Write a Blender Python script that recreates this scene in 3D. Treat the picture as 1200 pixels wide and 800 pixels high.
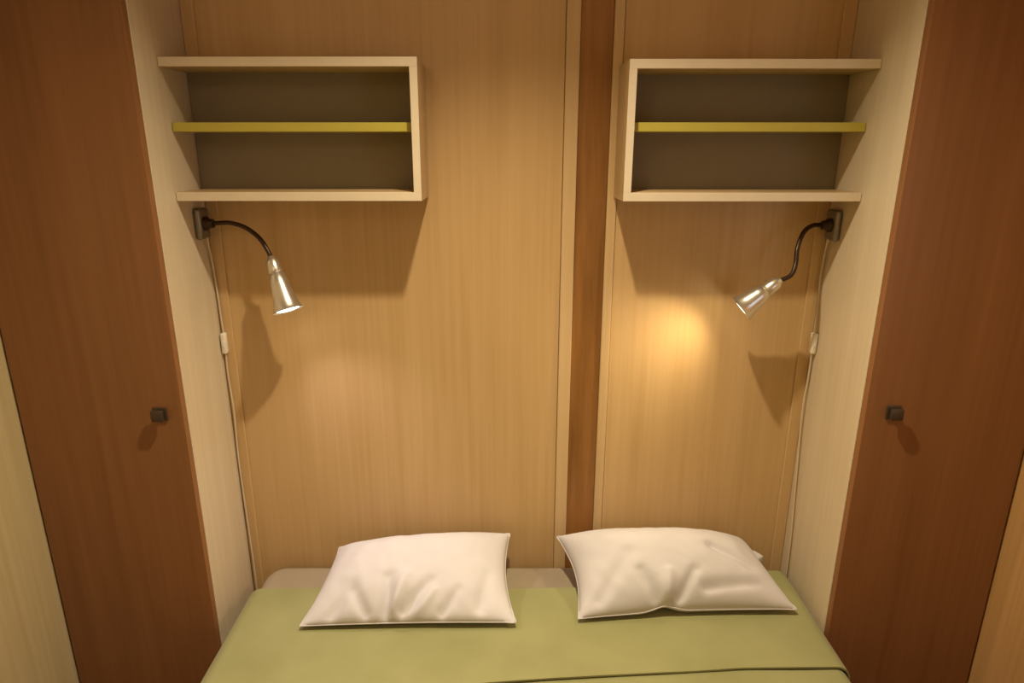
import bpy, bmesh, math, random
from mathutils import Vector, Matrix, noise

for o in list(bpy.data.objects):
    bpy.data.objects.remove(o, do_unlink=True)
scene = bpy.context.scene
COL = scene.collection

# ------------------------------------------------------------------ camera
# world: x right, y=0 is the head wall, floor z=0
CAM_Z = 1.56
F_PX = 768.453
PITCH = math.radians(16.5256)
cam_d = bpy.data.cameras.new('camera')
cam_d.sensor_fit = 'HORIZONTAL'
cam_d.sensor_width = 36.0
cam_d.lens = F_PX / 1200.0 * 36.0
cam_d.shift_x = 7.0 / 1200.0
cam_d.clip_start = 0.02
cam = bpy.data.objects.new('camera', cam_d)
COL.objects.link(cam)
cam.location = (0, -1.6, CAM_Z)
cam.rotation_euler = (math.pi / 2 - PITCH, 0, 0)
scene.camera = cam

# ------------------------------------------------------------------ world, exposure
W = bpy.data.worlds.new('world')
scene.world = W
W.use_nodes = True
W.node_tree.nodes['Background'].inputs[0].default_value = (0.5, 0.55, 0.62, 1)
W.node_tree.nodes['Background'].inputs[1].default_value = 0.15
vs = scene.view_settings
vs.view_transform = 'Standard'
vs.look = 'None'
vs.gamma = 1.0
vs.use_curve_mapping = False
vs.exposure = 0.0

WARM = (0.97, 0.82, 0.55)
DOWNLIGHT_POWER = 145.0
WINDOW_FILL_POWER = 3.5
FILL_LAMP_POWER = 4.0
LAMP_L_POWER = 5.5
LAMP_R_POWER = 5.5


def lamp_light(name, kind, loc, color, power, radius, parent=None, direction=None, size=None, blend=None):
    d = bpy.data.lights.new(name, kind)
    d.color = color
    d.energy = power
    d.shadow_soft_size = radius
    if kind == 'SPOT':
        d.spot_size = size
        d.spot_blend = blend
    o = bpy.data.objects.new(name, d)
    COL.objects.link(o)
    o.location = loc
    if direction is not None:
        o.rotation_euler = Vector(direction).to_track_quat('-Z', 'Y').to_euler()
    if parent is not None:
        o.parent = parent
        o.location = Vector(loc) - parent.location
    return o


# ceiling downlight over the bed (its fixture is built with the ceiling)
DL = Vector((0.034, -0.570, 2.205))
lamp_light('downlight_lamp', 'SPOT', DL, WARM, DOWNLIGHT_POWER, 0.022, None, (0, -0.66, -1), math.radians(172), 1.0)
# added fill light: unseen ceiling lamp assumed further back in the room
RL = Vector((-0.60, -1.95, 2.14))
lamp_light('fill_lamp', 'POINT', RL, (1.0, 0.80, 0.56), FILL_LAMP_POWER, 0.09)


# cool fill light through an assumed window added in the side wall (fill_window_1)
WY0, WY1, WZ0, WZ1 = -1.95, -1.15, 0.95, 1.60
_d = bpy.data.lights.new('window_fill', 'AREA')
_d.shape = 'RECTANGLE'; _d.size = WY1 - WY0; _d.size_y = WZ1 - WZ0
_d.color = (0.78, 0.88, 1.0); _d.energy = WINDOW_FILL_POWER
_o = bpy.data.objects.new('window_fill', _d); COL.objects.link(_o)
_o.location = (1.144 + .12, (WY0 + WY1) / 2, (WZ0 + WZ1) / 2 + .03)
_o.rotation_euler = Vector((-1, 0.30, -.25)).to_track_quat('-Z', 'Z').to_euler()


# ------------------------------------------------------------------ helpers
def tag(o, label=None, cat=None, group=None, kind=None):
    if label: o['label'] = label
    if cat: o['category'] = cat
    if group: o['group'] = group
    if kind: o['kind'] = kind
    return o


def empty(name, loc):
    o = bpy.data.objects.new(name, None)
    o.empty_display_size = 0.05
    COL.objects.link(o)
    o.location = loc
    return o


def world_loc(o):
    v = Vector(o.location)
    while o.parent:
        o = o.parent
        v += Vector(o.location)
    return v


def obj(name, bm, mat, parent=None, smooth=False, angle=35):
    """bm is in world coordinates; object origin at parent (or world)"""
    me = bpy.data.meshes.new(name)
    bmesh.ops.recalc_face_normals(bm, faces=bm.faces)
    bm.to_mesh(me)
    bm.free()
    o = bpy.data.objects.new(name, me)
    COL.objects.link(o)
    me.materials.append(mat)
    if parent is not None:
        o.parent = parent
        me.transform(Matrix.Translation(-world_loc(parent)))
    if smooth:
        for p in me.polygons:
            p.use_smooth = True
        try:
            me.set_sharp_from_angle(angle=math.radians(angle))
        except Exception:
            pass
    return o


def box(bm, x0, x1, y0, y1, z0, z1, bev=0.0, seg=2):
    r = bmesh.ops.create_cube(bm, size=1.0)
    vsx = r['verts']
    for v in vsx:
        v.co = Vector((x0 + (v.co.x + .5) * (x1 - x0), y0 + (v.co.y + .5) * (y1 - y0), z0 + (v.co.z + .5) * (z1 - z0)))
    if bev > 0:
        es = list({e for v in vsx for e in v.link_edges})
        bmesh.ops.bevel(bm, geom=es, offset=bev, segments=seg, profile=0.5, affect='EDGES')
    return bm


def mkbox(*a, **k):
    return box(bmesh.new(), *a, **k)


def frame_of(d):
    d = Vector(d).normalized()
    up = Vector((0, 0, 1)) if abs(d.z) < 0.9 else Vector((1, 0, 0))
    a = d.cross(up).normalized()
    b = d.cross(a).normalized()
    return d, a, b


def lathe(bm, origin, axis, prof, n=40, cap0=False, cap1=False):
    """prof: list of (distance along axis, radius)"""
    d, a, b = frame_of(axis)
    origin = Vector(origin)
    rings = []
    for t, r in prof:
        rings.append([bm.verts.new(origin + d * t + (a * math.cos(2 * math.pi * i / n) + b * math.sin(2 * math.pi * i / n)) * r) for i in range(n)])
    for k in range(len(rings) - 1):
        for i in range(n):
            bm.faces.new((rings[k][i], rings[k][(i + 1) % n], rings[k + 1][(i + 1) % n], rings[k + 1][i]))
    if cap0: bm.faces.new(rings[0])
    if cap1: bm.faces.new(rings[-1])
    return bm


def smooth_path(pts, sub=8):
    P = [Vector(p) for p in pts]
    out = []
    for i in range(len(P) - 1):
        p0 = P[max(i - 1, 0)]; p1 = P[i]; p2 = P[i + 1]; p3 = P[min(i + 2, len(P) - 1)]
        for k in range(sub):
            t = k / sub
            out.append(0.5 * ((2 * p1) + (-p0 + p2) * t + (2 * p0 - 5 * p1 + 4 * p2 - p3) * t * t + (-p0 + 3 * p1 - 3 * p2 + p3) * t ** 3))
    out.append(P[-1])
    return out


def tube(bm, pts, r, n=12, ribs=0.0, sub=8):
    path = smooth_path(pts, sub)
    up = None
    rings = []
    for i, p in enumerate(path):
        d = (path[min(i + 1, len(path) - 1)] - path[max(i - 1, 0)]).normalized()
        if up is None:
            up = frame_of(d)[1]
        a = (up - d * up.dot(d)).normalized()
        up = a
        b = d.cross(a)
        rr = r * (1 + (ribs if i % 2 else -ribs))
        rings.append([bm.verts.new(p + (a * math.cos(2 * math.pi * j / n) + b * math.sin(2 * math.pi * j / n)) * rr) for j in range(n)])
    for k in range(len(rings) - 1):
        for j in range(n):
            bm.faces.new((rings[k][j], rings[k][(j + 1) % n], rings[k + 1][(j + 1) % n], rings[k + 1][j]))
    bm.faces.new(rings[0]); bm.faces.new(rings[-1])
    return bm


# ------------------------------------------------------------------ materials
def new_mat(name):
    m = bpy.data.materials.new(name)
    m.use_nodes = True
    nt = m.node_tree
    return m, nt, nt.nodes['Principled BSDF']


def laminate(name, c_dark, c_light, rough=0.42, gx=70.0, gz=1.6, spec=0.4, contrast=1.0, bump=0.02):
    """wood-print laminate with vertical grain"""
    m, nt, b = new_mat(name)
    N, L = nt.nodes, nt.links
    tc = N.new('ShaderNodeTexCoord')
    mp = N.new('ShaderNodeMapping'); mp.inputs['Scale'].default_value = (gx, gx, gz)
    L.new(tc.outputs['Object'], mp.inputs[0])
    n1 = N.new('ShaderNodeTexNoise'); n1.inputs['Scale'].default_value = 1.0; n1.inputs['Detail'].default_value = 5; n1.inputs['Roughness'].default_value = .6
    L.new(mp.outputs[0], n1.inputs[0])
    mp2 = N.new('ShaderNodeMapping'); mp2.inputs['Scale'].default_value = (gx * .16, gx * .16, gz * .45)
    L.new(tc.outputs['Object'], mp2.inputs[0])
    n2 = N.new('ShaderNodeTexNoise'); n2.inputs['Scale'].default_value = 1.0; n2.inputs['Detail'].default_value = 3; n2.inputs['Distortion'].default_value = .6
    L.new(mp2.outputs[0], n2.inputs[0])
    mx = N.new('ShaderNodeMath'); mx.operation = 'ADD'
    L.new(n1.outputs[0], mx.inputs[0]); L.new(n2.outputs[0], mx.inputs[1])
    rp = N.new('ShaderNodeMapRange')
    rp.inputs[1].default_value = 1 - .32 / contrast; rp.inputs[2].default_value = 1 + .32 / contrast
    L.new(mx.outputs[0], rp.inputs[0])
    mc = N.new('ShaderNodeMix'); mc.data_type = 'RGBA'
    mc.inputs[6].default_value = (*c_dark, 1); mc.inputs[7].default_value = (*c_light, 1)
    L.new(rp.outputs[0], mc.inputs[0])
    L.new(mc.outputs[2], b.inputs['Base Color'])
    b.inputs['Roughness'].default_value = rough
    b.inputs['Specular IOR Level'].default_value = spec
    bp = N.new('ShaderNodeBump'); bp.inputs['Strength'].default_value = bump * 5; bp.inputs['Distance'].default_value = .001
    L.new(n1.outputs[0], bp.inputs['Height']); L.new(bp.outputs[0], b.inputs['Normal'])
    return m


def fabric(name, c1, c2, rough=0.9, weave=900.0, scale=6.0, sheen=0.15):
    m, nt, b = new_mat(name)
    N, L = nt.nodes, nt.links
    tc = N.new('ShaderNodeTexCoord')
    n1 = N.new('ShaderNodeTexNoise'); n1.inputs['Scale'].default_value = scale; n1.inputs['Detail'].default_value = 6
    L.new(tc.outputs['Object'], n1.inputs[0])
    rp = N.new('ShaderNodeMapRange'); rp.inputs[1].default_value = .3; rp.inputs[2].default_value = .7
    L.new(n1.outputs[0], rp.inputs[0])
    mc = N.new('ShaderNodeMix'); mc.data_type = 'RGBA'
    mc.inputs[6].default_value = (*c1, 1); mc.inputs[7].default_value = (*c2, 1)
    L.new(rp.outputs[0], mc.inputs[0]); L.new(mc.outputs[2], b.inputs['Base Color'])
    b.inputs['Roughness'].default_value = rough
    b.inputs['Specular IOR Level'].default_value = .15
    b.inputs['Sheen Weight'].default_value = sheen
    n3 = N.new('ShaderNodeTexNoise'); n3.inputs['Scale'].default_value = weave; n3.inputs['Detail'].default_value = 2
    L.new(tc.outputs['Object'], n3.inputs[0])
    bp = N.new('ShaderNodeBump'); bp.inputs['Strength'].default_value = .2; bp.inputs['Distance'].default_value = .0006
    L.new(n3.outputs[0], bp.inputs['Height']); L.new(bp.outputs[0], b.inputs['Normal'])
    return m


def plain(name, c, rough=.5, metal=0.0, var=.06, scale=25., spec=.5):
    m, nt, b = new_mat(name)
    N, L = nt.nodes, nt.links
    tc = N.new('ShaderNodeTexCoord')
    n1 = N.new('ShaderNodeTexNoise'); n1.inputs['Scale'].default_value = scale; n1.inputs['Detail'].default_value = 4
    L.new(tc.outputs['Object'], n1.inputs[0])
    mc = N.new('ShaderNodeMix'); mc.data_type = 'RGBA'
    mc.inputs[6].default_value = (*[x * (1 - var) for x in c], 1)
    mc.inputs[7].default_value = (*[min(1, x * (1 + var)) for x in c], 1)
    L.new(n1.outputs[0], mc.inputs[0]); L.new(mc.outputs[2], b.inputs['Base Color'])
    b.inputs['Roughness'].default_value = rough
    b.inputs['Metallic'].default_value = metal
    b.inputs['Specular IOR Level'].default_value = spec
    return m


def emitter(name, c, strength):
    m, nt, b = new_mat(name)
    b.inputs['Base Color'].default_value = (*c, 1)
    b.inputs['Emission Color'].default_value = (*c, 1)
    b.inputs['Emission Strength'].default_value = strength
    return m


M_WALL = laminate('oak_laminate', (.52, .335, .150), (.62, .425, .215), rough=.40)
M_STRIP = laminate('pale_edge_laminate', (.56, .38, .19), (.64, .46, .26), rough=.40)
M_POST = laminate('dark_stained_wood', (.19, .082, .018), (.37, .17, .05), rough=.45, gx=45, gz=3.0)
M_CREAM = laminate('cream_laminate', (.58, .47, .33), (.66, .56, .415), rough=.42)
M_BOARD = plain('cream_melamine', (.70, .60, .46), .45)
M_OAKB = laminate('shelf_oak_laminate', (.46, .31, .155), (.56, .40, .22), rough=.45)
M_BACK = plain('shaded_shelf_back', (.23, .195, .13), .6)  # cream back board darkened: deep shade inside the shelf put into its colour
M_LIME = plain('lime_yellow_melamine', (.50, .43, .07), .45)
M_DOOR = laminate('cherry_brown_laminate', (.205, .087, .032), (.28, .127, .053), rough=.38, gx=55)
M_SIDE_L = laminate('pale_wall_laminate', (.46, .36, .19), (.56, .45, .26), rough=.5)
M_SIDE_R = laminate('amber_wall_laminate', (.42, .23, .085), (.54, .31, .125), rough=.5)
M_CEIL = plain('ceiling_white', (.66, .58, .46), .8)
M_FLOOR = laminate('floor_vinyl', (.18, .10, .05), (.28, .17, .09), rough=.5)
M_KNOB = plain('bronze_knob', (.085, .060, .045), .4, .5)
M_PLATE = plain('pewter', (.26, .24, .21), .38, .75)
M_NECK = plain('brown_flex_metal', (.045, .024, .013), .35, .5)
M_SHADE = plain('brushed_silver', (.74, .72, .67), .30, .92)
M_INNER = plain('shade_inner_white', (.85, .83, .78), .5)
M_CORD = plain('cream_cord', (.60, .49, .36), .5)
M_SWITCH = plain('white_switch', (.80, .74, .64), .5)
M_PILLOW = fabric('white_cotton', (.60, .575, .595), (.65, .625, .645), scale=4, sheen=.05)
M_SHEET = fabric('taupe_cotton', (.29, .235, .165), (.36, .295, .215))
M_GREEN = fabric('olive_green_cotton', (.262, .258, .112), (.318, .310, .145))
M_METAL_W = plain('white_lacquer', (.75, .73, .68), .4)
M_BULB_L = emitter('bulb_glow', (1.0, .93, .78), 9.0)
M_BULB_R = emitter('bulb_glow_warm', (1.0, .84, .55), 9.0)
M_PANE, _nt, _p = new_mat('window_glass')
_t = _nt.nodes.new('ShaderNodeBsdfTransparent'); _g = _nt.nodes.new('ShaderNodeBsdfGlossy'); _g.inputs['Roughness'].default_value = .02
_m = _nt.nodes.new('ShaderNodeMixShader'); _m.inputs[0].default_value = .08
_nt.links.new(_t.outputs[0], _m.inputs[1]); _nt.links.new(_g.outputs[0], _m.inputs[2]); _nt.links.new(_m.outputs[0], _nt.nodes['Material Output'].inputs[0])
M_GLOW = emitter('downlight_glow', (1.0, .85, .6), 4.0)

# ------------------------------------------------------------------ room shell
XL, XR = -0.720, 0.776          # inner faces of the wardrobe sides
XWL, XWR = -1.090, 1.144        # side walls of the room
YB = -2.75                      # wall behind the camera
ZC = 2.24

fl = obj('floor', mkbox(XWL - .1, XWR + .1, YB - .1, .1, -.08, 0), M_FLOOR); tag(fl, 'brown vinyl floor under the bed', kind='structure')
ce = obj('ceiling', mkbox(XWL - .1, XWR + .1, YB - .1, .1, ZC, ZC + .06), M_CEIL); tag(ce, 'pale ceiling above the bed', kind='structure')
wb = obj('wall_back', mkbox(XWL - .1, XWR + .1, .012, .09, 0, ZC), M_WALL); tag(wb, 'oak laminate head wall behind the bed', kind='structure')
# wall panels, post and edge strips (each its own piece of the head wall)
P0, P1, P2, P3 = 0.1345, 0.1665, 0.2410, 0.2640
obj('panel', mkbox(XL - .02, P0 - .001, 0, .012, .0, ZC, bev=.0008, seg=1), M_WALL, wb)
obj('panel', mkbox(P3 + .001, XR + .02, 0, .012, .0, ZC, bev=.0008, seg=1), M_WALL, wb)
o = obj('wood_post', mkbox(P1 + .0005, P2 - .0005, .001, .012, 0, ZC, bev=.001, seg=1), M_POST, wb); o['label'] = 'dark brown stained wooden post'
obj('edge_strip', mkbox(P0, P1, -.005, .012, 0, ZC, bev=.0025), M_STRIP, wb)
obj('edge_strip', mkbox(P2, P3, -.005, .012, 0, ZC, bev=.0025), M_STRIP, wb)
# corner mouldings
t1 = obj('trim_1', mkbox(XL + .0005, XL + .030, -.006, -.0005, .0, ZC - .001, bev=.002), M_WALL); tag(t1, 'thin pale corner moulding beside the leftmost wardrobe', kind='structure')
t2 = obj('trim_2', mkbox(XR - .030, XR - .0005, -.006, -.0005, .0, ZC - .001, bev=.002), M_WALL); tag(t2, 'thin pale corner moulding beside the rightmost wardrobe', kind='structure')
wl = obj('wall_left', mkbox(XWL - .08, XWL, YB, .012, 0, ZC), M_SIDE_L); tag(wl, 'pale laminate side wall at the lower left edge', kind='structure')
_b = bmesh.new()
box(_b, XWR, XWR + .08, YB, WY0, 0, ZC); box(_b, XWR, XWR + .08, WY1, .012, 0, ZC)
box(_b, XWR, XWR + .08, WY0, WY1, 0, WZ0); box(_b, XWR, XWR + .08, WY0, WY1, WZ1, ZC)
wr = obj('wall_right', _b, M_SIDE_R); tag(wr, 'amber wood side wall at the lower right edge', kind='structure')
win = empty('fill_window_1', (XWR + .04, (WY0 + WY1) / 2, WZ0)); tag(win, 'small assumed side window beside the camera, added for fill light', kind='structure')
_b = bmesh.new()
for q in ((WY0, WY0 + .04, WZ0, WZ1), (WY1 - .04, WY1, WZ0, WZ1), (WY0 + .04, WY1 - .04, WZ0, WZ0 + .04), (WY0 + .04, WY1 - .04, WZ1 - .04, WZ1)):
    box(_b, XWR + .02, XWR + .06, q[0] + .0005, q[1] - .0005, q[2] + .0005, q[3] - .0005)
obj('window_frame', _b, M_METAL_W, win)
obj('pane', mkbox(XWR + .037, XWR + .042, WY0 + .04, WY1 - .04, WZ0 + .04, WZ1 - .04), M_PANE, win)
wq = obj('wall_rear', mkbox(XWL - .1, XWR + .1, YB - .08, YB, 0, ZC), M_WALL); tag(wq, 'oak laminate wall behind the camera', kind='structure')
dr = obj('door_1', mkbox(-.3, .42, YB, YB + .035, 0.005, 1.98, bev=.003), M_DOOR); tag(dr, 'brown bedroom door in the wall behind the camera', kind='structure')
hb = bmesh.new(); tube(hb, [(-.22, YB + .035, 1.0), (-.22, YB + .08, 1.0), (-.19, YB + .085, 1.0), (-.11, YB + .085, 1.0)], .009)
obj('door_handle', hb, M_KNOB, dr, True)

# ceiling downlight over the bed
dl = empty('ceiling_downlight', (DL.x, DL.y, ZC)); tag(dl, 'small round ceiling downlight over the bed', 'ceiling lamp')
obj('trim_ring', lathe(bmesh.new(), (DL.x, DL.y, ZC - .0005), (0, 0, -1), [(0, .062), (.006, .060), (.010, .052), (.010, .045), (0, .044)], 48), M_METAL_W, dl, True)
obj('lens', lathe(bmesh.new(), (DL.x, DL.y, ZC - .0005), (0, 0, -1), [(.001, .044), (.006, .036), (.008, .018), (.0085, .001)], 40, cap1=True), M_GLOW, dl, True)
# fixture for the added fill lamp behind the camera
rl = empty('fill_ceiling_lamp', (RL.x, RL.y, ZC)); tag(rl, 'added fill lamp, round white ceiling ring behind the camera', 'ceiling lamp')
obj('base_ring', lathe(bmesh.new(), (RL.x, RL.y, ZC - .0005), (0, 0, -1), [(0, .15), (.025, .15), (.03, .145), (.03, .05), (0, .05)], 48), M_METAL_W, rl, True)


# ------------------------------------------------------------------ wardrobes
def wardrobe(side, xi, xo, yf, knob_x, knob_z, label):
    s = 1 if xi > xo else -1          # direction from the outer side to the bed side
    a, b = min(xi, xo), max(xi, xo)
    t = empty('wardrobe', ((xi + xo) / 2, yf / 2, 0)); tag(t, label, 'wardrobe', 'wardrobes flanking the bed')
    th = .018
    xs = (xi - th, xi) if s > 0 else (xi, xi + th)
    o = obj('side_panel', mkbox(xs[0], xs[1], yf + .0195, -.0005, 0.0, ZC - .002, bev=.0008, seg=1), M_CREAM, t); o['label'] = 'cream laminate side panel facing the bed'
    xo2 = (xo + .003, xo + .003 + th) if s > 0 else (xo - .003 - th, xo - .003)
    obj('outer_panel', mkbox(xo2[0], xo2[1], yf + .0195, -.0005, 0.0, ZC - .002), M_CREAM, t)
    ia, ib = (xo2[1], xs[0]) if s > 0 else (xs[1], xo2[0])
    obj('bottom_board', mkbox(ia + .0005, ib - .0005, yf + .03, -.001, .07, .088), M_CREAM, t)
    obj('top_board', mkbox(ia + .0005, ib - .0005, yf + .03, -.001, ZC - .03, ZC - .012), M_CREAM, t)
    obj('plinth', mkbox(ia + .0005, ib - .0005, yf + .035, yf + .05, 0, .069), M_DOOR, t)
    obj('clothes_rail', lathe(bmesh.new(), (ia + .0005, yf / 2, 1.95), (1, 0, 0), [(0, .011), (ib - ia - .001, .011)], 16, True, True), M_PLATE, t, True)
    d = obj('door', mkbox(a + (.005 if s > 0 else .0005), b - (.0005 if s > 0 else .005), yf, yf + .018, .05, ZC - .006, bev=.0012), M_DOOR, t)
    d['label'] = 'cherry brown laminate door'
    # small square knob on a square rosette
    kb = bmesh.new()
    box(kb, knob_x - .0155, knob_x + .0155, yf - .004, yf - .0002, knob_z - .0155, knob_z + .0155, bev=.0015)
    box(kb, knob_x - .006, knob_x + .006, yf - .011, yf - .003, knob_z - .006, knob_z + .006, bev=.001)
    box(kb, knob_x - .0125, knob_x + .0125, yf - .020, yf - .010, knob_z - .0125, knob_z + .0125, bev=.002)
    k = obj('knob', kb, M_KNOB, d, True, 30)
    k['label'] = 'small square bronze knob'
    return t


wardrobe('l', XL, XWL, -.244, -.770, CAM_Z - .570, 'brown-doored wardrobe with cream side panel carrying the lamp with glowing bulb')
wardrobe('r', XR, XWR, -.285, .836, CAM_Z - .549, 'brown-doored wardrobe with cream side panel by the lamp aimed at the wall')


# ------------------------------------------------------------------ wall shelves
def wall_shelf(x0, x1, ztop, zbot, end, label):
    yf = -.139
    t = empty('wall_shelf', ((x0 + x1) / 2, 0, zbot)); tag(t, label, 'shelf', 'open wall shelves above the bed')
    th = .0185
    e0, e1 = (x1 - .0165, x1) if end > 0 else (x0, x0 + .0165)
    i0, i1 = (x0, e0) if end > 0 else (e1, x1)
    yb = -.0065
    def board(name, xa, xb, za, zb):
        p = obj(name, mkbox(xa, xb, yf + .0015, yb, za, zb), M_OAKB, t)
        e = obj('edge_band', mkbox(xa, xb, yf, yf + .0015, za, zb, bev=.0005, seg=1), M_BOARD, p)
        e['label'] = 'cream edge band'
    board('top_board', x0, x1, ztop - th, ztop)
    board('bottom_board', x0, x1, zbot, zbot + th)
    board('end_panel', e0, e1, zbot + th + .0001, ztop - th - .0001)
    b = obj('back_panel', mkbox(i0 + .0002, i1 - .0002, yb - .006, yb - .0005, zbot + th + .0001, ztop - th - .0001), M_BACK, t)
    zm = CAM_Z + .0407
    m = obj('shelf_board', mkbox(i0 + .0005, i1 - .0005, yf + .024, yb - .0065, zm - .0095, zm + .0095, bev=.0008, seg=1), M_LIME, t)
    m['label'] = 'lime yellow middle shelf board'
    return t


wall_shelf(XL + .001, -.1842, CAM_Z + .1780, CAM_Z - .1135, 1, 'open cream wall shelf with lime board above the pillow at the wide wall panel')
wall_shelf(.2558, XR - .001, CAM_Z + .1738, CAM_Z - .1144, -1, 'open cream wall shelf with lime board next to the dark wooden post')


# ------------------------------------------------------------------ reading lamps
def reading_lamp(side, xw, plate_y, plate_z, neck_pts, neck_end, flare, cord_pts, sw_pt, sw_dir, light, label, bulb_mat):
    s = 1 if xw < 0 else -1
    t = empty('reading_lamp', (xw, plate_y, plate_z)); tag(t, label, 'lamp', 'gooseneck reading lamps')
    g = .0006
    # wall plate: rounded rectangle with a boss
    xa, xb = sorted((xw + s * g, xw + s * .016))
    obj('wall_plate', mkbox(xa, xb, plate_y - .026, plate_y + .026, plate_z - .036, plate_z + .036, bev=.007, seg=3), M_PLATE, t, True, 50)
    bb = lathe(bmesh.new(), (xw + s * .0155, plate_y, plate_z), (s, 0, 0), [(0, .017), (.006, .0165), (.010, .012), (.020, .010), (.022, .0065)], 28, True, True)
    obj('boss', bb, M_NECK, t, True)
    obj('gooseneck', tube(bmesh.new(), neck_pts, .0052, 12, ribs=.06, sub=14), M_NECK, t, True, 80)
    # head: socket, cone shade, rim, bulb
    ne, fe = Vector(neck_end), Vector(flare)
    ax = (fe - ne); Lh = ax.length; ax.normalize()
    sk = lathe(bmesh.new(), ne, ax, [(-.006, .0065), (0, .010), (.006, .0145), (.030, .0165), (.034, .0155), (.036, .0135)], 36, True, True)
    sock = obj('socket', sk, M_SHADE, t, True)
    sb = bmesh.new()
    q0 = .034
    prof = [(q0, .0140), (q0 + .003, .0175), (Lh * .50, .0215), (Lh * .78, .0262), (Lh * .93, .0305), (Lh * .985, .0345), (Lh, .0360)]
    inn = [(Lh, .0345), (Lh * .93, .0290), (Lh * .78, .0248), (Lh * .55, .0205), (Lh * .50, .0020)]
    lathe(sb, ne, ax, prof + inn, 48)
    sh = obj('lamp_shade', sb, M_SHADE, t, True, 50)
    sh['label'] = 'brushed silver cone shade'
    bl = lathe(bmesh.new(), ne, ax, [(Lh * .58, .012), (Lh * .70, .018), (Lh * .86, .0255), (Lh * .955, .0278), (Lh * .985, .025), (Lh * 1.0, .015), (Lh * 1.005, .001)], 36, True, True)
    bu = obj('bulb', bl, bulb_mat, t, True, 60)
    bu['label'] = 'glowing reflector bulb'
    # cord with inline switch
    obj('cord', tube(bmesh.new(), cord_pts, .0024, 8, sub=8), M_CORD, t, True, 80)
    c = Vector(sw_pt)
    sbm = bmesh.new()
    box(sbm, c.x - .0065, c.x + .0065, c.y - .0085, c.y + .0085, c.z - .027, c.z + .027, bev=.004, seg=3)
    sw = obj('inline_switch', sbm, M_SWITCH, t, True, 50)
    rk = bmesh.new()
    box(rk, c.x - .003, c.x + .003, c.y - .0105, c.y - .0075, c.z - .008, c.z + .008, bev=.001)
    obj('rocker', rk, M_METAL_W, sw)
    col, power, size, blend = light
    lamp_light('lamp_light', 'SPOT', ne + ax * (Lh + .006), col, power, .022, t, ax, size, blend)
    return t


Z = CAM_Z
# lamp on the left panel: head tilted down and towards the bed, bulb visible
reading_lamp('l', XL, -.050, Z - .172,
             [(XL + .035, -.050, Z - .172), (XL + .075, -.054, Z - .170), (XL + .115, -.062, Z - .181), (XL + .148, -.071, Z - .205), (XL + .168, -.078, Z - .236), (XL + .173, -.080, Z - .250)],
             (-.547, -.080, Z - .250), (-.508, -.112, Z - .366),
             [(XL + .012, -.045, Z - .200), (XL + .008, -.028, Z - .235), (XL + .006, -.014, Z - .30), (XL + .007, -.011, Z - .40), (XL + .009, -.012, Z - .47), (XL + .007, -.012, Z - .56), (XL + .011, -.014, Z - .66), (XL + .006, -.011, Z - .80), (XL + .009, -.011, Z - 1.0), (XL + .012, -.014, Z - 1.14), (XL + .012, -.014, Z - 1.3)],
             (XL + .009, -.014, Z - .475), None,
             ((1.0, .87, .98), LAMP_L_POWER, math.radians(116), 1.0),
             'silver gooseneck reading lamp with glowing bulb visible, head hanging down', M_BULB_L)
# lamp on the right panel: head swung to the left and a little towards the wall
reading_lamp('r', XR, -.048, Z - .176,
             [(XR - .035, -.048, Z - .176), (XR - .062, -.058, Z - .176), (XR - .088, -.075, Z - .190), (XR - .106, -.094, Z - .222), (XR - .112, -.108, Z - .258), (XR - .124, -.119, Z - .281), (XR - .148, -.1205, Z - .2935)],
             (.625, -.120, Z - .2950), (.549, -.109, Z - .3620),
             [(XR - .012, -.042, Z - .205), (XR - .008, -.024, Z - .25), (XR - .007, -.018, Z - .32), (XR - .007, -.028, Z - .42), (XR - .008, -.029, Z - .48), (XR - .007, -.026, Z - .56), (XR - .009, -.024, Z - .66), (XR - .006, -.036, Z - .85), (XR - .006, -.052, Z - 1.03), (XR - .006, -.056, Z - 1.2)],
             (XR - .008, -.031, Z - .470), None,
             ((1.0, .80, .48), LAMP_R_POWER, math.radians(120), 1.0),
             'silver gooseneck reading lamp swung sideways to light the wall near the post', M_BULB_R)

# ------------------------------------------------------------------ bed
ZB = CAM_Z - 1.1155      # top of the bed
XBL, XBR = -.658, .754
YH, YF = -.018, -1.93
bb = empty('bed_base', ((XBL + XBR) / 2, (YH + YF) / 2, 0)); tag(bb, 'low slatted bed base carrying the mattress', 'bed')
obj('side_rail', mkbox(XBL + .01, XBL + .04, YF, YH, .12, .20, bev=.003), M_DOOR, bb)
obj('side_rail', mkbox(XBR - .04, XBR - .01, YF, YH, .12, .20, bev=.003), M_DOOR, bb)
obj('end_rail', mkbox(XBL + .0405, XBR - .0405, YF, YF + .03, .12, .20, bev=.003), M_DOOR, bb)
obj('end_rail', mkbox(XBL + .0405, XBR - .0405, YH - .03, YH, .12, .20, bev=.003), M_DOOR, bb)
for x in (XBL + .05, XBR - .05):
    for y in (YF + .06, YH - .06):
        obj('leg', lathe(bmesh.new(), (x, y, 0), (0, 0, 1), [(0, .018), (.12, .024)], 20, True, True), M_DOOR, bb, True)
for i in range(12):
    y = YF + .09 + i * (YH - YF - .18) / 11
    obj('slat', mkbox(XBL + .041, XBR - .041, y - .03, y + .03, .186, .1995), M_STRIP, bb)


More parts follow.
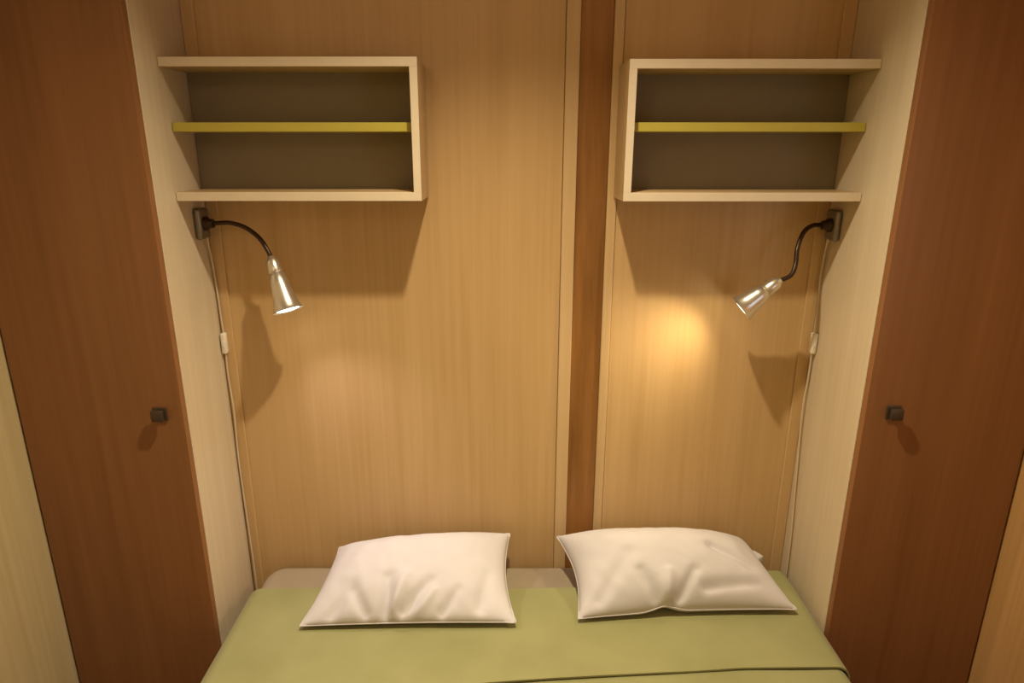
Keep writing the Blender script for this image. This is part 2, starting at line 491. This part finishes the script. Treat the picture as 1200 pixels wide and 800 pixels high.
def rounded_slab(x0, x1, y0, y1, z0, z1, rc, re, nc=8, ne=5):
    """slab with rounded plan corners and rounded edges"""
    bm = bmesh.new()
    rings = []
    prof = []
    for i in range(ne + 1):
        a = math.pi / 2 * i / ne
        prof.append((re * (1 - math.sin(a)), z0 + re * (1 - math.cos(a))))
    prof = [(re * (1 - math.sin(math.pi / 2 * i / ne)), z0 + re * (1 - math.cos(math.pi / 2 * i / ne))) for i in range(ne + 1)]
    prof += [(re * (1 - math.cos(math.pi / 2 * i / ne)), z1 - re * (1 - math.sin(math.pi / 2 * i / ne))) for i in range(ne + 1)]
    for ins, z in prof:
        ring = []
        r = max(rc - ins, .002)
        for cx, cy, a0 in ((x1 - rc, y1 - rc, 0), (x0 + rc, y1 - rc, 90), (x0 + rc, y0 + rc, 180), (x1 - rc, y0 + rc, 270)):
            for k in range(nc + 1):
                a = math.radians(a0 + 90 * k / nc)
                ring.append(bm.verts.new((cx + r * math.cos(a), cy + r * math.sin(a), z)))
        rings.append(ring)
    n = len(rings[0])
    for k in range(len(rings) - 1):
        for i in range(n):
            bm.faces.new((rings[k][i], rings[k][(i + 1) % n], rings[k + 1][(i + 1) % n], rings[k + 1][i]))
    bm.faces.new(rings[0]); bm.faces.new(rings[-1])
    return bm


mt = empty('mattress', ((XBL + XBR) / 2, (YH + YF) / 2, .2)); tag(mt, 'double mattress in a taupe fitted sheet showing along the head wall', 'mattress')
obj('body', rounded_slab(XBL, XBR, YF, YH, .2005, ZB - .002, .055, .030), M_SHEET, mt, True, 60)
pp = bmesh.new()
ring = [(XBL + .05, YH - .002, ZB - .05), (XBR - .05, YH - .002, ZB - .05)]
tube(pp, [(XBL + .06, YH + .001, ZB - .034), (0, YH + .001, ZB - .034), (XBR - .06, YH + .001, ZB - .034)], .003, 8)
obj('piping', pp, M_SHEET, mt, True, 80)


# green bedspread draped over the mattress
def bed_section(x0, x1, zt, zd, r, n_top=60, n_c=6, n_s=5):
    pts = []
    for i in range(n_s):
        pts.append((x0, zd + (zt - r - zd) * i / n_s))
    for i in range(n_c):
        a = math.pi / 2 * i / n_c
        pts.append((x0 + r * (1 - math.cos(a)), zt - r + r * math.sin(a)))
    for i in range(n_top + 1):
        pts.append((x0 + r + (x1 - x0 - 2 * r) * i / n_top, zt))
    for i in range(1, n_c + 1):
        a = math.pi / 2 * i / n_c
        pts.append((x1 - r + r * math.sin(a), zt - r + r * math.cos(a)))
    for i in range(1, n_s + 1):
        pts.append((x1, zt - r - (zt - r - zd) * i / n_s))
    return pts


def head_edge(x):
    t = min(max((x - .15) / .5, 0), 1)
    return -.141 + .075 * t * t * (3 - 2 * t) + .003 * math.sin(x * 9)


def fold_edge(x):
    return min(-.456 + .085 * x, -.412) + .003 * math.sin(x * 7 + 1)


def cloth(x0, x1, zt, zd, r, yh, yf, rows, amp, seed, thick):
    bm = bmesh.new()
    sec = bed_section(x0, x1, zt, zd, r)
    grid = []
    for j in range(rows + 1):
        row = []
        for (x, z) in sec:
            ya, yb = yh(x), yf(x)
            y = ya + (yb - ya) * j / rows
            h = amp * (noise.noise(Vector((x * 5 + seed, y * 4, 0))) + .5 * noise.noise(Vector((x * 13, y * 9 + seed, 2.0))) + .8)
            edge = math.exp(-((y - ya) / .012) ** 2)
            row.append(bm.verts.new((x, y, z + h * (1 if z > zt - .002 else .3) - .0)))
        grid.append(row)
    for j in range(rows):
        for i in range(len(sec) - 1):
            bm.faces.new((grid[j][i], grid[j][i + 1], grid[j + 1][i + 1], grid[j + 1][i]))
    bmesh.ops.recalc_face_normals(bm, faces=bm.faces)
    if sum((f.normal.z for f in bm.faces)) < 0:
        bmesh.ops.reverse_faces(bm, faces=bm.faces)
    bmesh.ops.solidify(bm, geom=list(bm.faces), thickness=thick)
    return bm


bs = empty('bedspread', ((XBL + XBR) / 2, -1.1, ZB)); tag(bs, 'olive green bedspread turned down across the bed', 'bedspread')
obj('cover', cloth(XBL - .007, XBR + .007, ZB + .003, .24, .030, head_edge, lambda x: YF + .03, 70, .0012, 3.0, .003), M_GREEN, bs, True, 60)
fb = obj('folded_band', cloth(XBL - .0135, XBR + .0135, ZB + .0105, .30, .034, lambda x: head_edge(x) - .004, fold_edge, 26, .0018, 8.0, .004), M_GREEN, bs, True, 60)
fb['label'] = 'turned-down upper layer of the bedspread'


# ------------------------------------------------------------------ pillows
def seg_dist(p, a, b):
    ax, ay = a; bx, by = b
    dx, dy = bx - ax, by - ay
    t = max(0, min(1, ((p[0] - ax) * dx + (p[1] - ay) * dy) / (dx * dx + dy * dy)))
    return math.hypot(p[0] - ax - dx * t, p[1] - ay - dy * t), t


def pillow(FLc, FRc, BLc, BRc, T, pinch, creases, seed, label, peak=(.5, .6), front_lift=None):
    n, m = 84, 60
    zb = ZB + .0195
    A, B, C, D = [Vector((p[0], p[1], p[2] + zb)) for p in (FLc, FRc, BLc, BRc)]
    nrm = (B - A).cross(C - A).normalized()
    if nrm.z < 0: nrm = -nrm
    ctr = (A + B + C + D) / 4
    t = empty('pillow', (ctr.x, ctr.y, ZB)); tag(t, label, 'pillow', 'white pillows at the head of the bed')
    bm = bmesh.new()

    def base(u, v):
        p = (A * (1 - u) + B * u) * (1 - v) + (C * (1 - u) + D * u) * v
        # seams bow inwards between the pointed corners
        su, sv = math.sin(math.pi * u), math.sin(math.pi * v)
        pf, pb, pl, pr = pinch
        vdir = ((C - A) + (D - B)) * .5
        udir = ((B - A) + (D - C)) * .5
        p = p + vdir.normalized() * (pf * su * (1 - v) ** 2 - pb * su * v ** 2)
        p = p + udir.normalized() * (pl * sv * (1 - u) ** 2 - pr * sv * u ** 2)
        return p

    def hgt(u, v):
        a = max(0, 1 - abs(2 * u - 1) ** 2.6)
        b = max(0, 1 - abs(2 * v - 1) ** 2.4)
        k = (a * b) ** .55
        sk = 1 + .25 * (v - .5) * 2 * (peak[1] - .5) * 4 + .2 * (u - .5) * (peak[0] - .5) * 4
        return k * sk

    def wr(u, v):
        w = 0
        for (a, b, wd, dp) in creases:
            d, tt = seg_dist((u * 1.6, v), (a[0] * 1.6, a[1]), (b[0] * 1.6, b[1]))
            w += 1.6 * dp * math.exp(-(d / wd) ** 2) * (1 - .6 * tt)
        e = min(1, 8 * min(u, 1 - u, v + .03, 1 - v))
        w += .0035 * noise.noise(Vector((u * 7 + seed, v * 4, seed))) * e
        w += .0022 * noise.noise(Vector((u * 16 + seed, v * 8 + u * 5, seed + 3))) * e
        return w

    def fin(p):
        p = Vector(p)
        p.z = max(p.z, ZB + .0185)
        p.y = min(p.y, -.0075)
        return p

    top, bot = [], []
    for j in range(m + 1):
        v = j / m
        rt, rb = [], []
        for i in range(n + 1):
            u = i / n
            p = base(u, v)
            h = hgt(u, v)
            lift = 0
            if front_lift:
                for (u0, wd, am) in front_lift:
                    lift += am * math.exp(-((u - u0) / wd) ** 2) * math.exp(-(v / .22) ** 2)
            p = p + Vector((0, 0, lift))
            pt = fin(p + nrm * (T * h + wr(u, v) * min(1, h * 2.2 + .15)))
            rt.append(bm.verts.new(pt))
            if i in (0, n) or j in (0, m):
                rb.append(rt[-1])
            else:
                rb.append(bm.verts.new(fin(p - nrm * (T * .55 * h) - nrm * .001)))
        top.append(rt); bot.append(rb)
    for j in range(m):
        for i in range(n):
            bm.faces.new((top[j][i], top[j][i + 1], top[j + 1][i + 1], top[j + 1][i]))
            f = (bot[j][i], bot[j + 1][i], bot[j + 1][i + 1], bot[j][i + 1])
            if len(set(f)) == 4:
                try: bm.faces.new(f)
                except ValueError: pass
    o = obj('pillowcase', bm, M_PILLOW, t, True, 75)
    # stitched seam round the edge
    sm = bmesh.new()
    loop = [fin(base(i / 20, 0)) for i in range(21)] + [fin(base(1, j / 14)) for j in range(1, 15)] + [fin(base(1 - i / 20, 1)) for i in range(1, 21)] + [fin(base(0, 1 - j / 14)) for j in range(1, 15)]
    if front_lift:
        for i in range(21):
            u = i / 20
            loop[i].z += sum(am * math.exp(-((u - u0) / wd) ** 2) for (u0, wd, am) in front_lift)
    tube(sm, loop, .0013, 6, sub=3)
    obj('seam', sm, M_PILLOW, t, True, 80)
    return t


pillow((-.490, -.300, .006), (.023, -.292, .010), (-.445, -.075, .070), (.010, -.034, .085), .078,
       (.004, .006, .010, .018),
       [((.40, .02), (.38, .34), .045, -.014), ((.47, .05), (.60, .30), .040, -.012), ((.30, .04), (.22, .25), .04, -.010),
        ((.66, .04), (.74, .22), .035, -.010), ((.43, .05), (.47, .35), .05, .012), ((.84, .08), (.90, .4), .05, -.007), ((.55, .03), (.62, .2), .03, .008),
        ((.14, .05), (.2, .3), .05, -.007)],
       1.3, 'plump white pillow with creased front edge, beneath the lamp with glowing bulb', (.36, .76))
pillow((.174, -.275, .006), (.712, -.246, .010), (.138, -.048, .085), (.640, -.048, .075), .106,
       (.010, .004, .022, .010),
       [((.36, .02), (.30, .30), .04, -.014), ((.46, .03), (.56, .28), .035, -.014), ((.41, .04), (.43, .25), .04, .012),
        ((.60, .12), (.85, .18), .05, -.009), ((.1, .1), (.25, .5), .06, -.008), ((.70, .55), (.86, .35), .05, -.008)],
       6.1, 'white pillow with notched front edge, lying in front of the dark wooden post', (.5, .72),
       front_lift=[(.40, .06, .016)])

# loose corner of the pillowcase tucked behind the right-hand end
def case_corner(owner):
    bm = bmesh.new()
    z = ZB + .020
    outline = [((.600, -.045), .030), ((.640, -.030), .040), ((.684, -.034), .032), ((.704, -.050), .026), ((.672, -.064), .018), ((.630, -.075), .020)]
    up = [bm.verts.new((p[0], p[1], z + h)) for p, h in outline]
    dn = [bm.verts.new((p[0], p[1], z)) for p, h in outline]
    n = len(up)
    bm.faces.new(up); bm.faces.new(dn)
    for i in range(n):
        bm.faces.new((up[i], up[(i + 1) % n], dn[(i + 1) % n], dn[i]))
    bmesh.ops.bevel(bm, geom=list(bm.edges), offset=.003, segments=2, profile=.5, affect='EDGES')
    o = obj('case_corner', bm, M_PILLOW, owner, True, 60)
    o['label'] = 'loose corner of the pillowcase'


case_corner(bpy.data.objects['pillow.001'])
